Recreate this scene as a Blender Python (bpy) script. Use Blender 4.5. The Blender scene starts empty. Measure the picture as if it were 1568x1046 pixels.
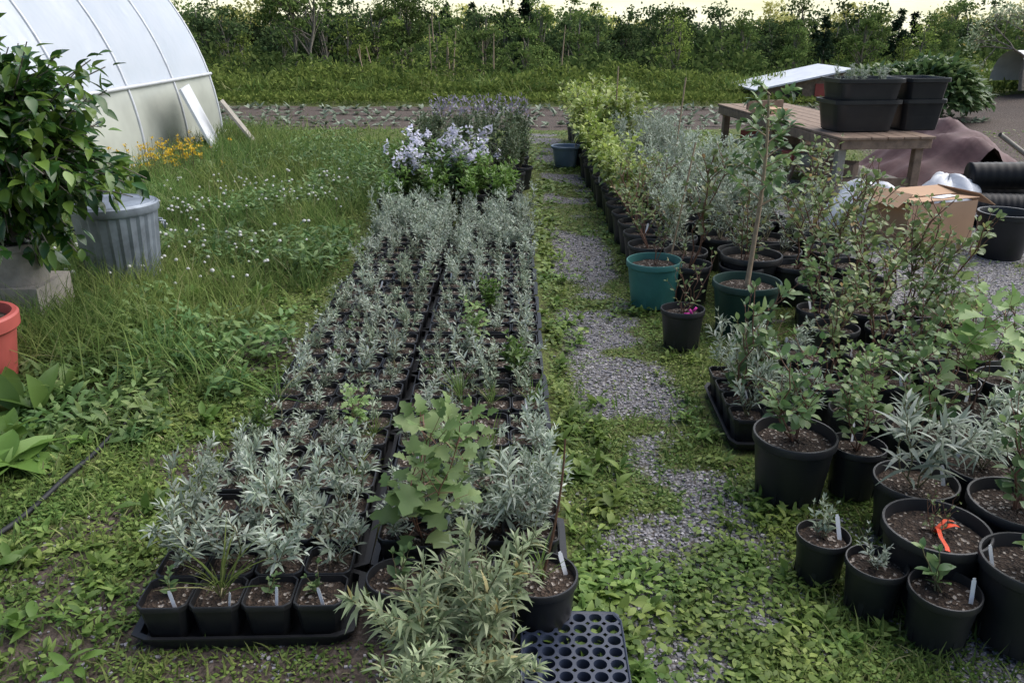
import bpy, math, random
import numpy as np
R=np.random.RandomState(11); random.seed(5)
rad=math.radians
sc=bpy.context.scene
# ------------------------------------------------------------------ helpers
def unit(a):
    return a/np.maximum(np.linalg.norm(a,axis=-1,keepdims=True),1e-9)
class Geo:
    def __init__(s): s.V=[];s.F=[];s.M=[];s.n=0
    def add(s,V,F,m=0):
        V=np.asarray(V,float).reshape(-1,3);F=np.asarray(F,int).reshape(-1,4)
        s.V.append(V);s.F.append(F+s.n);s.M.append(np.full(len(F),m));s.n+=len(V)
    def mesh(s,name,mats,smooth=True,sharp=None):
        V=np.concatenate(s.V);F=np.concatenate(s.F);M=np.concatenate(s.M)
        me=bpy.data.meshes.new(name)
        me.vertices.add(len(V));me.vertices.foreach_set('co',V.astype(np.float32).ravel())
        me.loops.add(len(F)*4);me.loops.foreach_set('vertex_index',F.astype(np.int32).ravel())
        me.polygons.add(len(F));me.polygons.foreach_set('loop_start',(np.arange(len(F))*4).astype(np.int32))
        for m in mats: me.materials.append(m)
        me.polygons.foreach_set('material_index',M.astype(np.int32))
        me.polygons.foreach_set('use_smooth',np.full(len(F),smooth))
        me.update(calc_edges=True)
        if sharp: me.set_sharp_from_angle(angle=rad(sharp))
        return me
def obj(name,me,loc=(0,0,0),rot=0,scale=1,parent=None,rot3=None):
    o=bpy.data.objects.new(name,me)
    o.location=loc;o.rotation_euler=rot3 if rot3 else (0,0,rot)
    o.scale=(scale,)*3 if np.isscalar(scale) else scale
    sc.collection.objects.link(o)
    if parent: o.parent=parent
    return o
def empty(name,loc=(0,0,0),rot=0):
    e=obj(name,None,loc,rot);e.empty_display_size=.1;return e
def tube(g,P,r,seg=5,m=0,cap=False):
    P=np.array(P,float);k=len(P);r=np.broadcast_to(np.array(r,float),(k,))
    d=unit(np.gradient(P,axis=0))
    ref=np.array([1,.13,.05]) if abs(d[:,2]).mean()>.6 else np.array([.05,.1,1])
    a=unit(np.cross(d,ref));b=np.cross(d,a)
    th=np.arange(seg)*2*np.pi/seg
    V=P[:,None]+r[:,None,None]*(np.cos(th)[None,:,None]*a[:,None]+np.sin(th)[None,:,None]*b[:,None])
    if cap:
        V=np.concatenate([np.repeat(P[:1],seg,0)[None],V,np.repeat(P[-1:],seg,0)[None]]);k+=2
    j=np.arange(seg);j2=(j+1)%seg
    F=[np.stack([i*seg+j,i*seg+j2,(i+1)*seg+j2,(i+1)*seg+j],1) for i in range(k-1)]
    g.add(V,np.concatenate(F),m)
def lathe(g,prof,seg=32,c=(0,0,0),m=0,square=0,sx=1,sy=1,jit=0):
    th=(np.arange(seg)+.5)*2*np.pi/seg
    f=np.ones(seg)
    if square: f=1/(np.abs(np.cos(th))**square+np.abs(np.sin(th))**square)**(1/square)
    pr=np.array(prof,float);k=len(pr)
    V=np.zeros((k,seg,3))
    V[...,0]=pr[:,:1]*f*np.cos(th)*sx+c[0];V[...,1]=pr[:,:1]*f*np.sin(th)*sy+c[1]
    V[...,2]=pr[:,1:]+c[2]
    if jit: V[...,2]+=R.normal(0,jit,(k,seg))
    j=np.arange(seg);j2=(j+1)%seg
    F=[np.stack([i*seg+j,i*seg+j2,(i+1)*seg+j2,(i+1)*seg+j],1) for i in range(k-1)]
    g.add(V,np.concatenate(F),m)
def rotm(rx=0,ry=0,rz=0):
    from mathutils import Euler
    return np.array(Euler((rx,ry,rz)).to_matrix())
def box(g,c,s,m=0,rx=0,ry=0,rz=0):
    q=np.array([[x,y,z] for x in(-.5,.5) for y in(-.5,.5) for z in(-.5,.5)])*np.array(s)
    V=q@rotm(rx,ry,rz).T+np.array(c)
    g.add(V,[[0,1,3,2],[4,6,7,5],[0,4,5,1],[2,3,7,6],[0,2,6,4],[1,5,7,3]],m)
def leaves(g,P,D,L,W,prof,curl=.3,fold=.2,m=1,flat=False,ref=None,refj=.3):
    P=np.asarray(P,float);n=len(P);D=unit(np.asarray(D,float))
    L=np.broadcast_to(L,(n,));W=np.broadcast_to(W,(n,));curl=np.broadcast_to(curl,(n,))
    if ref is None: ref=np.array([0,0,1.])+R.normal(0,refj,(n,3))
    T=unit(np.cross(D,ref)+1e-6);N=np.cross(T,D)
    K=len(prof);s=np.linspace(0,1,K);pr=np.array(prof,float)
    C=P[:,None]+D[:,None]*(L[:,None]*s)[...,None]-N[:,None]*(curl[:,None]*L[:,None]*s**2)[...,None]
    h=(W[:,None]*pr/2)[...,None]
    Lf=C+T[:,None]*h+N[:,None]*h*fold;Rt=C-T[:,None]*h+N[:,None]*h*fold
    if flat: V=np.stack([Lf,Rt],2);q=2
    else: V=np.stack([Lf,C,Rt],2);q=3
    b=(np.arange(n)*K*q)[:,None]
    F=[]
    for k in range(K-1):
        for j in range(q-1):
            F.append(b+np.array([k*q+j,k*q+j+1,(k+1)*q+j+1,(k+1)*q+j]))
    g.add(V,np.concatenate(F),m)
tab=R.rand(257,257)
def noise2(x,y,s,o=0):
    x=x*s+17.3+o*7.7;y=y*s+41.9+o*3.1
    xi=np.floor(x).astype(int);yi=np.floor(y).astype(int);fx=x-xi;fy=y-yi
    fx=fx*fx*(3-2*fx);fy=fy*fy*(3-2*fy)
    a=tab[xi%256,yi%256];b=tab[(xi+1)%256,yi%256];c=tab[xi%256,(yi+1)%256];d=tab[(xi+1)%256,(yi+1)%256]
    return (a*(1-fx)+b*fx)*(1-fy)+(c*(1-fx)+d*fx)*fy
def ss(a,b,x): t=np.clip((x-a)/(b-a),0,1);return t*t*(3-2*t)
# ------------------------------------------------------------------ materials
def newmat(name):
    m=bpy.data.materials.new(name);m.use_nodes=True
    nt=m.node_tree;return m,nt,nt.nodes['Principled BSDF'],nt.nodes['Material Output']
def ramp(nt,stops,fac):
    r=nt.nodes.new('ShaderNodeValToRGB');e=r.color_ramp.elements
    while len(e)<len(stops): e.new(.5)
    for i,(p,c) in enumerate(stops): e[i].position=p;e[i].color=(*c,1)
    nt.links.new(fac,r.inputs[0]);return r.outputs[0]
def pos(nt): return nt.nodes.new('ShaderNodeNewGeometry').outputs['Position']
def noise(nt,scale,detail=3,vec=None,rough=.6):
    n=nt.nodes.new('ShaderNodeTexNoise');n.inputs['Scale'].default_value=scale;n.inputs['Detail'].default_value=detail
    n.inputs['Roughness'].default_value=rough
    if vec: nt.links.new(vec,n.inputs['Vector'])
    return n.outputs['Fac']
def bump(nt,h,b,strength=.5,dist=.01):
    n=nt.nodes.new('ShaderNodeBump');n.inputs['Strength'].default_value=strength;n.inputs['Distance'].default_value=dist
    nt.links.new(h,n.inputs['Height']);nt.links.new(n.outputs[0],b.inputs['Normal'])
def leaf_mat(name,cols,rough=.5,trans=.3,spec=.35,objvar=.25,simple=False,patch=0):
    m,nt,b,out=newmat(name)
    gi=nt.nodes.new('ShaderNodeNewGeometry')
    n=len(cols);st=[(i/(n-1) if n<=2 else [0,.55,.93,1][i],c) for i,c in enumerate(cols)]
    c=ramp(nt,st,gi.outputs['Random Per Island'])
    oi=nt.nodes.new('ShaderNodeObjectInfo')
    mr=nt.nodes.new('ShaderNodeMapRange');mr.inputs[3].default_value=1-objvar;mr.inputs[4].default_value=1+objvar
    nt.links.new(oi.outputs['Random'],mr.inputs[0])
    if patch:
        nz=noise(nt,patch,3,gi.outputs['Position'])
        mr.inputs[1].default_value=.32;mr.inputs[2].default_value=.68;mr.inputs[3].default_value=.62;mr.inputs[4].default_value=1.25
        nt.links.new(nz,mr.inputs[0])
    h=nt.nodes.new('ShaderNodeHueSaturation');nt.links.new(c,h.inputs['Color']);nt.links.new(mr.outputs[0],h.inputs['Value'])
    if patch:
        m2=nt.nodes.new('ShaderNodeMapRange');m2.inputs[1].default_value=.35;m2.inputs[2].default_value=.65;m2.inputs[3].default_value=.52;m2.inputs[4].default_value=.48
        nt.links.new(noise(nt,patch*1.7,2,gi.outputs['Position']),m2.inputs[0]);nt.links.new(m2.outputs[0],h.inputs['Hue'])
        h.inputs['Saturation'].default_value=.93
    if simple:
        nt.nodes.remove(b);b=nt.nodes.new('ShaderNodeBsdfDiffuse');nt.links.new(h.outputs[0],b.inputs[0])
    else:
        nt.links.new(h.outputs[0],b.inputs['Base Color']);b.inputs['Roughness'].default_value=rough
        b.inputs['Specular IOR Level'].default_value=spec
    t=nt.nodes.new('ShaderNodeBsdfTranslucent');nt.links.new(h.outputs[0],t.inputs[0])
    mx=nt.nodes.new('ShaderNodeMixShader');mx.inputs[0].default_value=trans
    nt.links.new(b.outputs[0],mx.inputs[1]);nt.links.new(t.outputs[0],mx.inputs[2]);nt.links.new(mx.outputs[0],out.inputs[0])
    return m
def solid(name,c,rough=.6,var=.25,scale=12,metal=0,bmp=0,spec=.4,c2=None):
    m,nt,b,out=newmat(name)
    n=noise(nt,scale,3,pos(nt))
    c2=c2 or tuple(x*(1-var) for x in c)
    col=ramp(nt,[(.3,c2),(.7,c)],n);nt.links.new(col,b.inputs['Base Color'])
    b.inputs['Roughness'].default_value=rough;b.inputs['Metallic'].default_value=metal;b.inputs['Specular IOR Level'].default_value=spec
    if bmp: bump(nt,n,b,bmp,.01)
    return m
M={}
M['stem']=solid('stem_green_brown',(.18,.16,.08),.7,.4,60)
M['redstem']=solid('stem_red',(.20,.10,.065),.6,.4,60)
M['bark']=solid('bark',(.25,.22,.18),.9,.5,25,bmp=.6)
M['tan']=solid('young_bark',(.40,.30,.20),.8,.3,40)
M['silver']=leaf_mat('leaf_silver',[(.23,.29,.20),(.36,.42,.33),(.52,.57,.49)],.6,.25,.3)
M['silverg']=leaf_mat('leaf_grey_green',[(.18,.23,.15),(.28,.34,.24),(.40,.46,.34)],.6,.25,.3,.35)
M['olive']=leaf_mat('leaf_olive',[(.15,.20,.10),(.26,.32,.18),(.36,.40,.25),(.5,.36,.1)],.5,.3,.3)
M['green']=leaf_mat('leaf_green',[(.07,.14,.05),(.14,.225,.085),(.24,.33,.13)],.4,.32,.4)
M['berry']=leaf_mat('leaf_berry',[(.10,.16,.055),(.18,.245,.095),(.28,.32,.12),(.38,.25,.12)],.45,.32,.4)
M['yellow']=leaf_mat('leaf_yellow_green',[(.16,.24,.045),(.29,.37,.08),(.46,.52,.16)],.4,.35,.4)
M['maple']=leaf_mat('leaf_maple',[(.14,.23,.07),(.22,.34,.12),(.35,.46,.19)],.45,.4,.3)
M['citrus']=leaf_mat('leaf_citrus',[(.02,.055,.014),(.04,.10,.02),(.14,.22,.04)],.25,.25,.5)
M['dark']=leaf_mat('leaf_dark',[(.055,.09,.042),(.095,.135,.065),(.14,.18,.095)],.5,.25,.3)
M['clover']=leaf_mat('ground_leaf',[(.09,.16,.025),(.165,.265,.042),(.28,.38,.08)],.5,.35,.3,patch=1.3)
M['grass']=leaf_mat('grass_blade',[(.08,.145,.035),(.155,.235,.055),(.27,.34,.10),(.38,.35,.19)],.5,.35,.3,simple=True,patch=.8)
M['bigweed']=leaf_mat('weed_leaf',[(.10,.19,.035),(.18,.29,.07)],.45,.35,.4)
M['phlox']=leaf_mat('petal_lavender',[(.72,.70,.84),(.86,.85,.93)],.6,.3,.2)
M['white']=leaf_mat('petal_white',[(.75,.75,.72),(.88,.88,.86)],.6,.3,.2)
M['yflower']=leaf_mat('petal_yellow',[(.7,.45,.03),(.85,.6,.05)],.6,.3,.2)
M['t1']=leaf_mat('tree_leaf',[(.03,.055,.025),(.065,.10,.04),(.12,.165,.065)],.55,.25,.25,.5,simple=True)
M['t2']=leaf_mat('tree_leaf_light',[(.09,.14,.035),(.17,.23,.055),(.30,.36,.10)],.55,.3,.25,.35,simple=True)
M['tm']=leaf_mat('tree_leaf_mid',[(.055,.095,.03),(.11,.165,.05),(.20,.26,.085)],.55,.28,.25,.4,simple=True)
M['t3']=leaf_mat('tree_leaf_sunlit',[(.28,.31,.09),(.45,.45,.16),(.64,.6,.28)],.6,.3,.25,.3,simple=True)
M['conif']=leaf_mat('conifer_needles',[(.02,.038,.022),(.038,.058,.032)],.6,.15,.2,.3,simple=True)
M['black']=solid('black_plastic',(.014,.015,.018),.40,.35,9,spec=.45,c2=(.024,.024,.025))
M['teal']=solid('teal_plastic',(.05,.19,.17),.45,.25,9)
M['dgreen']=solid('dark_green_plastic',(.015,.05,.04),.45,.25,9)
M['blue']=solid('blue_grey_plastic',(.22,.29,.38),.5,.2,9)
M['red']=solid('terracotta_plastic',(.42,.09,.075),.5,.2,8)
M['tag']=solid('white_tag',(.82,.83,.85),.5,.1,9)
M['wood']=solid('weathered_wood',(.30,.21,.15),.8,.45,14,bmp=.4)
M['wood2']=solid('grey_board',(.36,.33,.28),.8,.35,14,bmp=.3)
M['card']=solid('cardboard',(.50,.32,.20),.85,.12,6)
M['wplastic']=solid('white_plastic',(.72,.74,.78),.35,.18,5,bmp=.6)
M['maroon']=solid('maroon_tarp',(.13,.065,.065),.7,.35,5,bmp=.6)
M['galv']=solid('galvanised_steel',(.28,.32,.37),.55,.5,7,metal=.5)
M['conc']=solid('concrete',(.34,.31,.27),.9,.25,20,bmp=.4)
M['orange']=solid('orange_ribbon',(.8,.08,.02),.5,.1,9)
M['pink']=solid('pink_ribbon',(.8,.05,.4),.5,.1,9)
M['pipe']=solid('black_pipe',(.008,.009,.011),.5,.3,9,spec=.25)
M['hose']=solid('black_hose',(.02,.022,.025),.6,.3,9)
M['pvc']=solid('galv_rib',(.62,.64,.67),.4,.2,9,metal=.2)
m,nt,b,out=newmat('potting_soil');p=pos(nt)
v=nt.nodes.new('ShaderNodeTexVoronoi');v.inputs['Scale'].default_value=120;nt.links.new(p,v.inputs['Vector'])
sp=nt.nodes.new('ShaderNodeSeparateColor');nt.links.new(v.outputs['Color'],sp.inputs[0])
c=ramp(nt,[(0,(.018,.012,.008)),(.7,(.05,.032,.021)),(.9,(.08,.055,.038)),(.945,(.34,.30,.26))],sp.outputs[0])
nt.links.new(c,b.inputs['Base Color']);b.inputs['Roughness'].default_value=.95
bump(nt,v.outputs['Distance'],b,.8,.01);M['soil']=m
m,nt,b,out=newmat('ground_mat');p=pos(nt)
at=nt.nodes.new('ShaderNodeAttribute');at.attribute_name='mask'
sep=nt.nodes.new('ShaderNodeSeparateColor');nt.links.new(at.outputs['Color'],sep.inputs[0])
v=nt.nodes.new('ShaderNodeTexVoronoi');v.inputs['Scale'].default_value=82;v.inputs['Randomness'].default_value=1;nt.links.new(p,v.inputs['Vector'])
s2=nt.nodes.new('ShaderNodeSeparateColor');nt.links.new(v.outputs['Color'],s2.inputs[0])
gr=ramp(nt,[(0,(.11,.11,.115)),(.35,(.20,.195,.205)),(.8,(.30,.29,.30)),(1,(.48,.46,.45))],s2.outputs[0])
dk=ramp(nt,[(.0,(1,1,1)),(.45,(.85,.85,.85)),(.75,(.3,.27,.23))],v.outputs['Distance'])
mu=nt.nodes.new('ShaderNodeMix');mu.data_type='RGBA';mu.blend_type='MULTIPLY';mu.inputs[0].default_value=1
nt.links.new(gr,mu.inputs[6]);nt.links.new(dk,mu.inputs[7])
n2=noise(nt,45,4,p)
gbase=ramp(nt,[(.3,(.08,.062,.04)),(.48,(.095,.115,.035)),(.7,(.16,.21,.05))],n2)
soil=ramp(nt,[(.3,(.05,.037,.03)),(.55,(.105,.082,.068)),(.75,(.19,.155,.135))],n2)
sunlit_meadow=ramp(nt,[(.35,(.68,.65,.40)),(.65,(.87,.83,.58))],noise(nt,.03,4,p))  # distant hillside: its sunlight is put into this pale yellow base colour
def mixc(f,a,bb):
    x=nt.nodes.new('ShaderNodeMix');x.data_type='RGBA'
    nt.links.new(f,x.inputs[0]);nt.links.new(a,x.inputs[6]);nt.links.new(bb,x.inputs[7]);return x.outputs[2]
def brk(ch):
    a=nt.nodes.new('ShaderNodeMath');a.operation='ADD';nt.links.new(ch,a.inputs[0]);nt.links.new(n2,a.inputs[1])
    r=nt.nodes.new('ShaderNodeMapRange');r.inputs[1].default_value=.85;r.inputs[2].default_value=1.15;nt.links.new(a.outputs[0],r.inputs[0]);return r.outputs[0]
c=mixc(brk(sep.outputs[1]),gbase,soil);c=mixc(brk(sep.outputs[0]),c,mu.outputs[2]);c=mixc(sep.outputs[2],c,sunlit_meadow)
nt.links.new(c,b.inputs['Base Color']);b.inputs['Roughness'].default_value=.92;b.inputs['Specular IOR Level'].default_value=.25
ad=nt.nodes.new('ShaderNodeMath');ad.operation='SUBTRACT';nt.links.new(n2,ad.inputs[0]);nt.links.new(v.outputs['Distance'],ad.inputs[1])
bump(nt,ad.outputs[0],b,.7,.012);M['ground']=m
m,nt,b,out=newmat('gravel_stone')
gi=nt.nodes.new('ShaderNodeNewGeometry')
c=ramp(nt,[(0,(.12,.12,.13)),(.5,(.26,.25,.27)),(.93,(.38,.36,.38)),(1,(.6,.58,.57))],gi.outputs['Random Per Island'])
nt.links.new(c,b.inputs['Base Color']);b.inputs['Roughness'].default_value=.85;M['stone']=m
m,nt,b,out=newmat('greenhouse_film')
n=noise(nt,1.5,3,pos(nt));c=ramp(nt,[(.3,(.66,.72,.80)),(.7,(.77,.81,.88))],n)
nt.links.new(c,b.inputs['Base Color']);b.inputs['Roughness'].default_value=.22;b.inputs['Specular IOR Level'].default_value=.7
bump(nt,n,b,.4,.08)
t=nt.nodes.new('ShaderNodeBsdfTranslucent');t.inputs[0].default_value=(.84,.88,.92,1)
mx=nt.nodes.new('ShaderNodeMixShader');mx.inputs[0].default_value=.4
nt.links.new(b.outputs[0],mx.inputs[1]);nt.links.new(t.outputs[0],mx.inputs[2]);nt.links.new(mx.outputs[0],out.inputs[0]);M['film']=m
M['curtain']=solid('side_curtain',(.46,.48,.42),.3,.3,1.5,spec=.6,bmp=.3)
# ------------------------------------------------------------------ ground
def zg(x,y):
    z=(noise2(x,y,1.3)-.5)*.03*ss(0,2,y)
    z=z-ss(21,27,y)*.2*(y-21)*(y<=48)-(y>48)*5.4
    z=z+ss(90,330,y)*24+ss(300,900,y)*60
    z=z+.55*ss(7.5,16,x)*ss(8,14,y)*(1-ss(20,30,y))
    return z
def masks(x,y):
    n=noise2(x,y,2.2,1)*.6+noise2(x,y,6,2)*.4
    pc=.54+.04*np.sin(y*.8)
    path=np.exp(-((x-pc)/(.27+.10*(1-ss(2,3.4,y))))**4)*(y<13.5)
    gvl=path*ss(.38,.66,n+.09*ss(2.6,4,y)+.25*np.exp(-((x-.47)/.2)**2-((y-2.5)/.25)**2))
    right=ss(2.0,2.5,x)*(1-ss(9.5,11,y+.3*n))*ss(2.6,3.6,y)
    gvl=np.maximum(gvl,right*ss(.22,.45,n))
    under=ss(1.0,1.3,x)*(1-ss(2.1,2.5,x))*(y<9);gvl=np.maximum(gvl,under*ss(.4,.6,n)*.8)
    gvl=np.maximum(gvl,(x<-1.9)*(y<2.7)*ss(.5,.7,n)*.7)
    soil=np.zeros_like(x)
    yc=y-.007*x*x
    soil=np.maximum(soil,ss(13.9,14.2,yc)*(1-ss(17.8,18.1,yc))*.98)
    soil=np.maximum(soil,ss(4.0,5.0,x-.12*(y-9))*ss(8.2,9.6,y)*(1-ss(17,19,y)))
    soil=np.maximum(soil,(x<-.3)*ss(.42,.68,noise2(x,y,1.6,4)*.6+noise2(x,y,7,4)*.4)*(y<4.4)*.85)
    soil=np.maximum(soil,np.exp(-((x+.85)/.3)**2-((y-1.66)/.16)**2))
    return np.clip(gvl,0,1),np.clip(soil,0,1)
def axis(a,b,st,lo,hi,gr=1.12):
    c=list(np.arange(a,b+1e-6,st));s=st
    while c[-1]<hi: s*=gr;c.append(c[-1]+s)
    s=st
    while c[0]>lo: s*=gr;c.insert(0,c[0]-s)
    return np.array(c)
xs=axis(-6,6,.07,-1500,1500);ys=axis(1,19,.07,-60,1800)
X,Y=np.meshgrid(xs,ys);nx=len(xs);ny=len(ys)
Z=zg(X,Y);Vv=np.stack([X,Y,Z],-1).reshape(-1,3)
i,j=np.meshgrid(np.arange(nx-1),np.arange(ny-1));a=(j*nx+i).ravel()
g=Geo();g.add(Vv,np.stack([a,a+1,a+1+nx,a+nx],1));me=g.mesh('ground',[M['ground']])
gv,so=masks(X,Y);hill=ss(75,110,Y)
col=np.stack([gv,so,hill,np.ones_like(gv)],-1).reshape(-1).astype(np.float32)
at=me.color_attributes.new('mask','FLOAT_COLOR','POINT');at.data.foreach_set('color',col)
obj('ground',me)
# ------------------------------------------------------------------ scatter
H1=np.array([(-1.86,1.3),(-1.80,1.8),(-1.77,2.2),(-1.70,2.83),(-1.67,3.3),(-1.71,3.6),(-1.78,4.2),(-1.72,4.7),(-1.75,5.3)])
H2=np.array([(-2.6,2.9),(-2.2,3.3),(-2.1,3.7),(-2.12,4.1),(-2.2,4.6)])
def samp(N,y0,y1,half=.68):
    y=y0*(y1/y0)**R.rand(N);x=(R.rand(N)*2-1)*(half*y+.3)
    return x,y
def inbed(x,y):
    a=(x>-1.1)&(x<.2)&(y>1.9)&(y<11)
    b_=(x>.88)&(x<1.22)&(y>2.98)&(y<3.65)
    h=(np.abs(x-np.interp(y,H1[:,1],H1[:,0]))<.02)&(y<5)
    return a|b_|h
def azdir(n,el):
    th=R.rand(n)*2*np.pi;return np.stack([np.cos(th)*np.cos(el),np.sin(th)*np.cos(el),np.sin(el)],1)
g=Geo()
x,y=samp(210000,1.5,20);gv,so=masks(x,y)
nn=noise2(x,y,3.5,6)
k=(~inbed(x,y))&(R.rand(len(x))<(1-.90*gv)*(1-.85*so)*ss(.10,.46,nn+.14*(x>0)))&(y<13.9)
x,y=x[k],y[k];n=len(x);s=(1+.13*y)
lush=ss(.35,.75,noise2(x,y,2.1,9))*np.where(x<0,.35,np.where(x<.45,.85,.55));hgt=(.004+.05*R.rand(n)**1.3*(.15+lush))
sz=(.45+.75*lush)*s
leaves(g,np.stack([x,y,zg(x,y)+hgt*.8],1),azdir(n,R.uniform(-.1,.7,n)),R.uniform(.012,.034,n)*sz,R.uniform(.009,.019,n)*sz,[.3,1,.9,0],.3,0,0,flat=True)
obj('clover_groundcover',g.mesh('clover_groundcover',[M['clover']]))
g=Geo()
x,y=samp(220000,1.5,24);gv,so=masks(x,y)
left=np.clip((-x-1.2)/1.2,0,1)
tall=.30+left*.8*ss(2.6,5,y)*(1-.6*ss(9,12,y))
k=(~inbed(x,y))&(R.rand(len(x))<(1-.92*gv)*(1-np.where(y>13.5,1,.85)*so)*(.35+.65*np.clip(tall,0,1)))
x,y,tall=x[k],y[k],tall[k];n=len(x)
ln=R.uniform(.04,.2,n)*np.clip(tall,.2,1.2)*(.25+1.3*noise2(x,y,1.4,3))
leaves(g,np.stack([x,y,zg(x,y)],1),azdir(n,R.uniform(.5,1.5,n)),ln,R.uniform(.003,.006,n)*(1+.16*y),[1,.9,.55,0],R.uniform(.1,.9,n),0,0,flat=True)
def tufts(g,cx,cy,sx,sy,N,l0,l1,w=.006):
    x=cx+R.normal(0,sx,N);y=cy+R.normal(0,sy,N)
    leaves(g,np.stack([x,y,zg(x,y)],1),azdir(N,R.uniform(.9,1.5,N)),R.uniform(l0,l1,N),w*R.uniform(.6,1.3,N),[1,.95,.8,.5,0],R.uniform(.1,.9,N),0,0,flat=True)
for a in [(-2.5,4.2,.3,.3,3200,.2,.42),(-2.9,5.2,.35,.35,2800,.2,.4),(-2.3,4.9,.3,.4,2000,.15,.32),(-3.6,6.5,.4,.7,3000,.2,.4),(-3.5,8.5,.5,1,4000,.2,.42,.008),(-3.7,11,.35,.9,3500,.2,.42,.01),(-2.4,11,.6,.6,2000,.12,.25,.01),(-1.9,8.5,.4,1.5,2500,.12,.25,.008),(-4.6,13,.4,.4,1500,.2,.35,.012)]:
    tufts(g,*a)
for q in range(60):
    yy=R.uniform(3.5,11);tufts(g,R.uniform(-.42*yy-.2,-1.35),yy,.07,.07,90,.1,.3,.0065)
obj('grass',g.mesh('grass',[M['grass']]))
g=Geo();n=34000;x=R.uniform(-4.2,-1.2,n);y=2.8*(13/2.8)**R.rand(n);k=noise2(x,y,1.5,12)*.6+noise2(x,y,5,2)*.4>.47;x,y=x[k],y[k];n=len(x)
leaves(g,np.stack([x,y,.02+R.rand(n)*.17*ss(2.5,5,y)],1),azdir(n,R.uniform(-.1,1.2,n)),R.uniform(.03,.085,n),R.uniform(.014,.036,n),[.2,1,.8,0],.4,0,0,flat=True)
M['forb']=leaf_mat('forb_leaf',[(.07,.14,.035),(.13,.235,.06),(.23,.33,.10)],.5,.3,.3,patch=1.5)
obj('meadow_forbs',g.mesh('meadow_forbs',[M['forb']]))
g=Geo()
x,y=samp(6500,1.5,9);gv,so=masks(x,y)
strip=np.exp(-((x-.3)/.12)**2)+.8*np.exp(-((x-.85)/.13)**2)*(y>1.9)+(x<-1.2)*.25
k=(~inbed(x,y))&(R.rand(len(x))<np.clip(strip,0,1)*(1-.7*gv))&(y>1.5)
for xx,yy in zip(x[k],y[k]):
    n=R.randint(6,12);sz=R.uniform(.5,1.1)*(1.1 if .2<xx<.5 else .8)
    leaves(g,np.tile([[xx,yy,.01]],(n,1))+R.normal(0,.012,(n,3))*[1,1,.6],azdir(n,R.uniform(.25,1.2,n)),R.uniform(.03,.07,n)*sz,R.uniform(.016,.032,n)*sz,[.15,.7,1,.7,0],.5,.25,0)
obj('leafy_weeds',g.mesh('leafy_weeds',[M['clover']]))
g=Geo()
x,y=samp(70000,1.5,9);gv,so=masks(x,y);k=(~inbed(x,y))&(R.rand(len(x))<np.maximum(gv**1.2*.8,so*.1+.02));x,y=x[k],y[k];n=len(x)
oc=np.array([[-1,-1,-1],[1,-1,-1],[1,1,-1],[-1,1,-1],[-1,-1,1],[1,-1,1],[1,1,1],[-1,1,1]],float)*[.7,.7,.55]
fc=np.array([[0,3,2,1],[4,5,6,7],[0,1,5,4],[1,2,6,5],[2,3,7,6],[3,0,4,7]])
sz=R.uniform(.003,.0075,n)*(1+.06*y);th=R.rand(n)*6.28
V=oc[None]*sz[:,None,None]*R.uniform(.55,1.2,(n,8,1))*R.uniform(.7,1.3,(n,1,3))
V=np.stack([V[...,0]*np.cos(th)[:,None]-V[...,1]*np.sin(th)[:,None],V[...,0]*np.sin(th)[:,None]+V[...,1]*np.cos(th)[:,None],V[...,2]],-1)
V+=np.stack([x,y,zg(x,y)+sz*.2],1)[:,None]
g.add(V,(fc[None]+(np.arange(n)*8)[:,None,None]).reshape(-1,4));obj('gravel',g.mesh('gravel',[M['stone']],smooth=False))
g=Geo();n=240
x=R.uniform(-3.4,-1.5,n);y=R.uniform(4.8,8.6,n);k=noise2(x,y,1.0,5)>.42;x,y=x[k],y[k]
for xx,yy in zip(x,y):
    h=R.uniform(.14,.26);tube(g,[[xx,yy,0],[xx+.01,yy,h]],.0015,3,0)
    r_=R.uniform(.009,.015);lathe(g,[(0,-r_*.7),(r_*.8,-r_*.4),(r_,0),(r_*.7,r_*.6),(0,r_*.8)],7,(xx+.01,yy,h),1,jit=.002)
obj('white_clover_flowers',g.mesh('wcf',[M['stem'],M['white']]))
g=Geo();n=110
x=-3.75+R.normal(0,.2,n);y=9.2+R.normal(0,.3,n)
for xx,yy in zip(x,y):
    h=R.uniform(.2,.45);tube(g,[[xx,yy,0],[xx+.01,yy,h]],.002,3,0)
    q=8;leaves(g,np.tile([[xx+.01,yy,h]],(q,1))+R.normal(0,.012,(q,3)),azdir(q,R.uniform(-.2,1.3,q)),.025,.016,[.6,1,0],0,0,1,flat=True)
obj('yellow_wildflowers',g.mesh('ywf',[M['stem'],M['yflower']]))
def bigweed(x,y,n,L,name='broadleaf_weed'):
    g=Geo();leaves(g,R.normal(0,.02,(n,3))*[1,1,.3],azdir(n,R.uniform(.3,1.2,n)),R.uniform(.6,1,n)*L,R.uniform(.3,.42,n)*L,[.12,.6,.95,1,.7,0],R.uniform(.3,.8,n),.3,0)
    obj(name,g.mesh(name,[M['bigweed']]),(x,y,.02))
for a in [(-1.98,2.85,14,.26),(-2.1,2.6,10,.24),(-2.15,3.35,14,.26),(-2.1,3.1,12,.2),(-1.45,1.95,12,.09),(-1.62,2.25,10,.08),(-1.95,3.9,12,.14),(-1.55,4.2,10,.1),(-1.6,5.0,12,.14),(-1.9,5.4,14,.16),(-2.1,3.6,12,.16),(-1.35,3.3,9,.09),(-1.3,2.6,9,.08),(-1.95,2.45,10,.15),(-2.0,4.9,12,.17),(-2.4,5.0,12,.18),(-1.78,3.05,9,.09),(-1.62,3.95,10,.1),(-1.2,1.75,9,.07),(-2.2,4.4,12,.17),(-1.5,5.8,12,.12),(-1.35,4.7,9,.09)]:
    bigweed(*a)
g=Geo()
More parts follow.
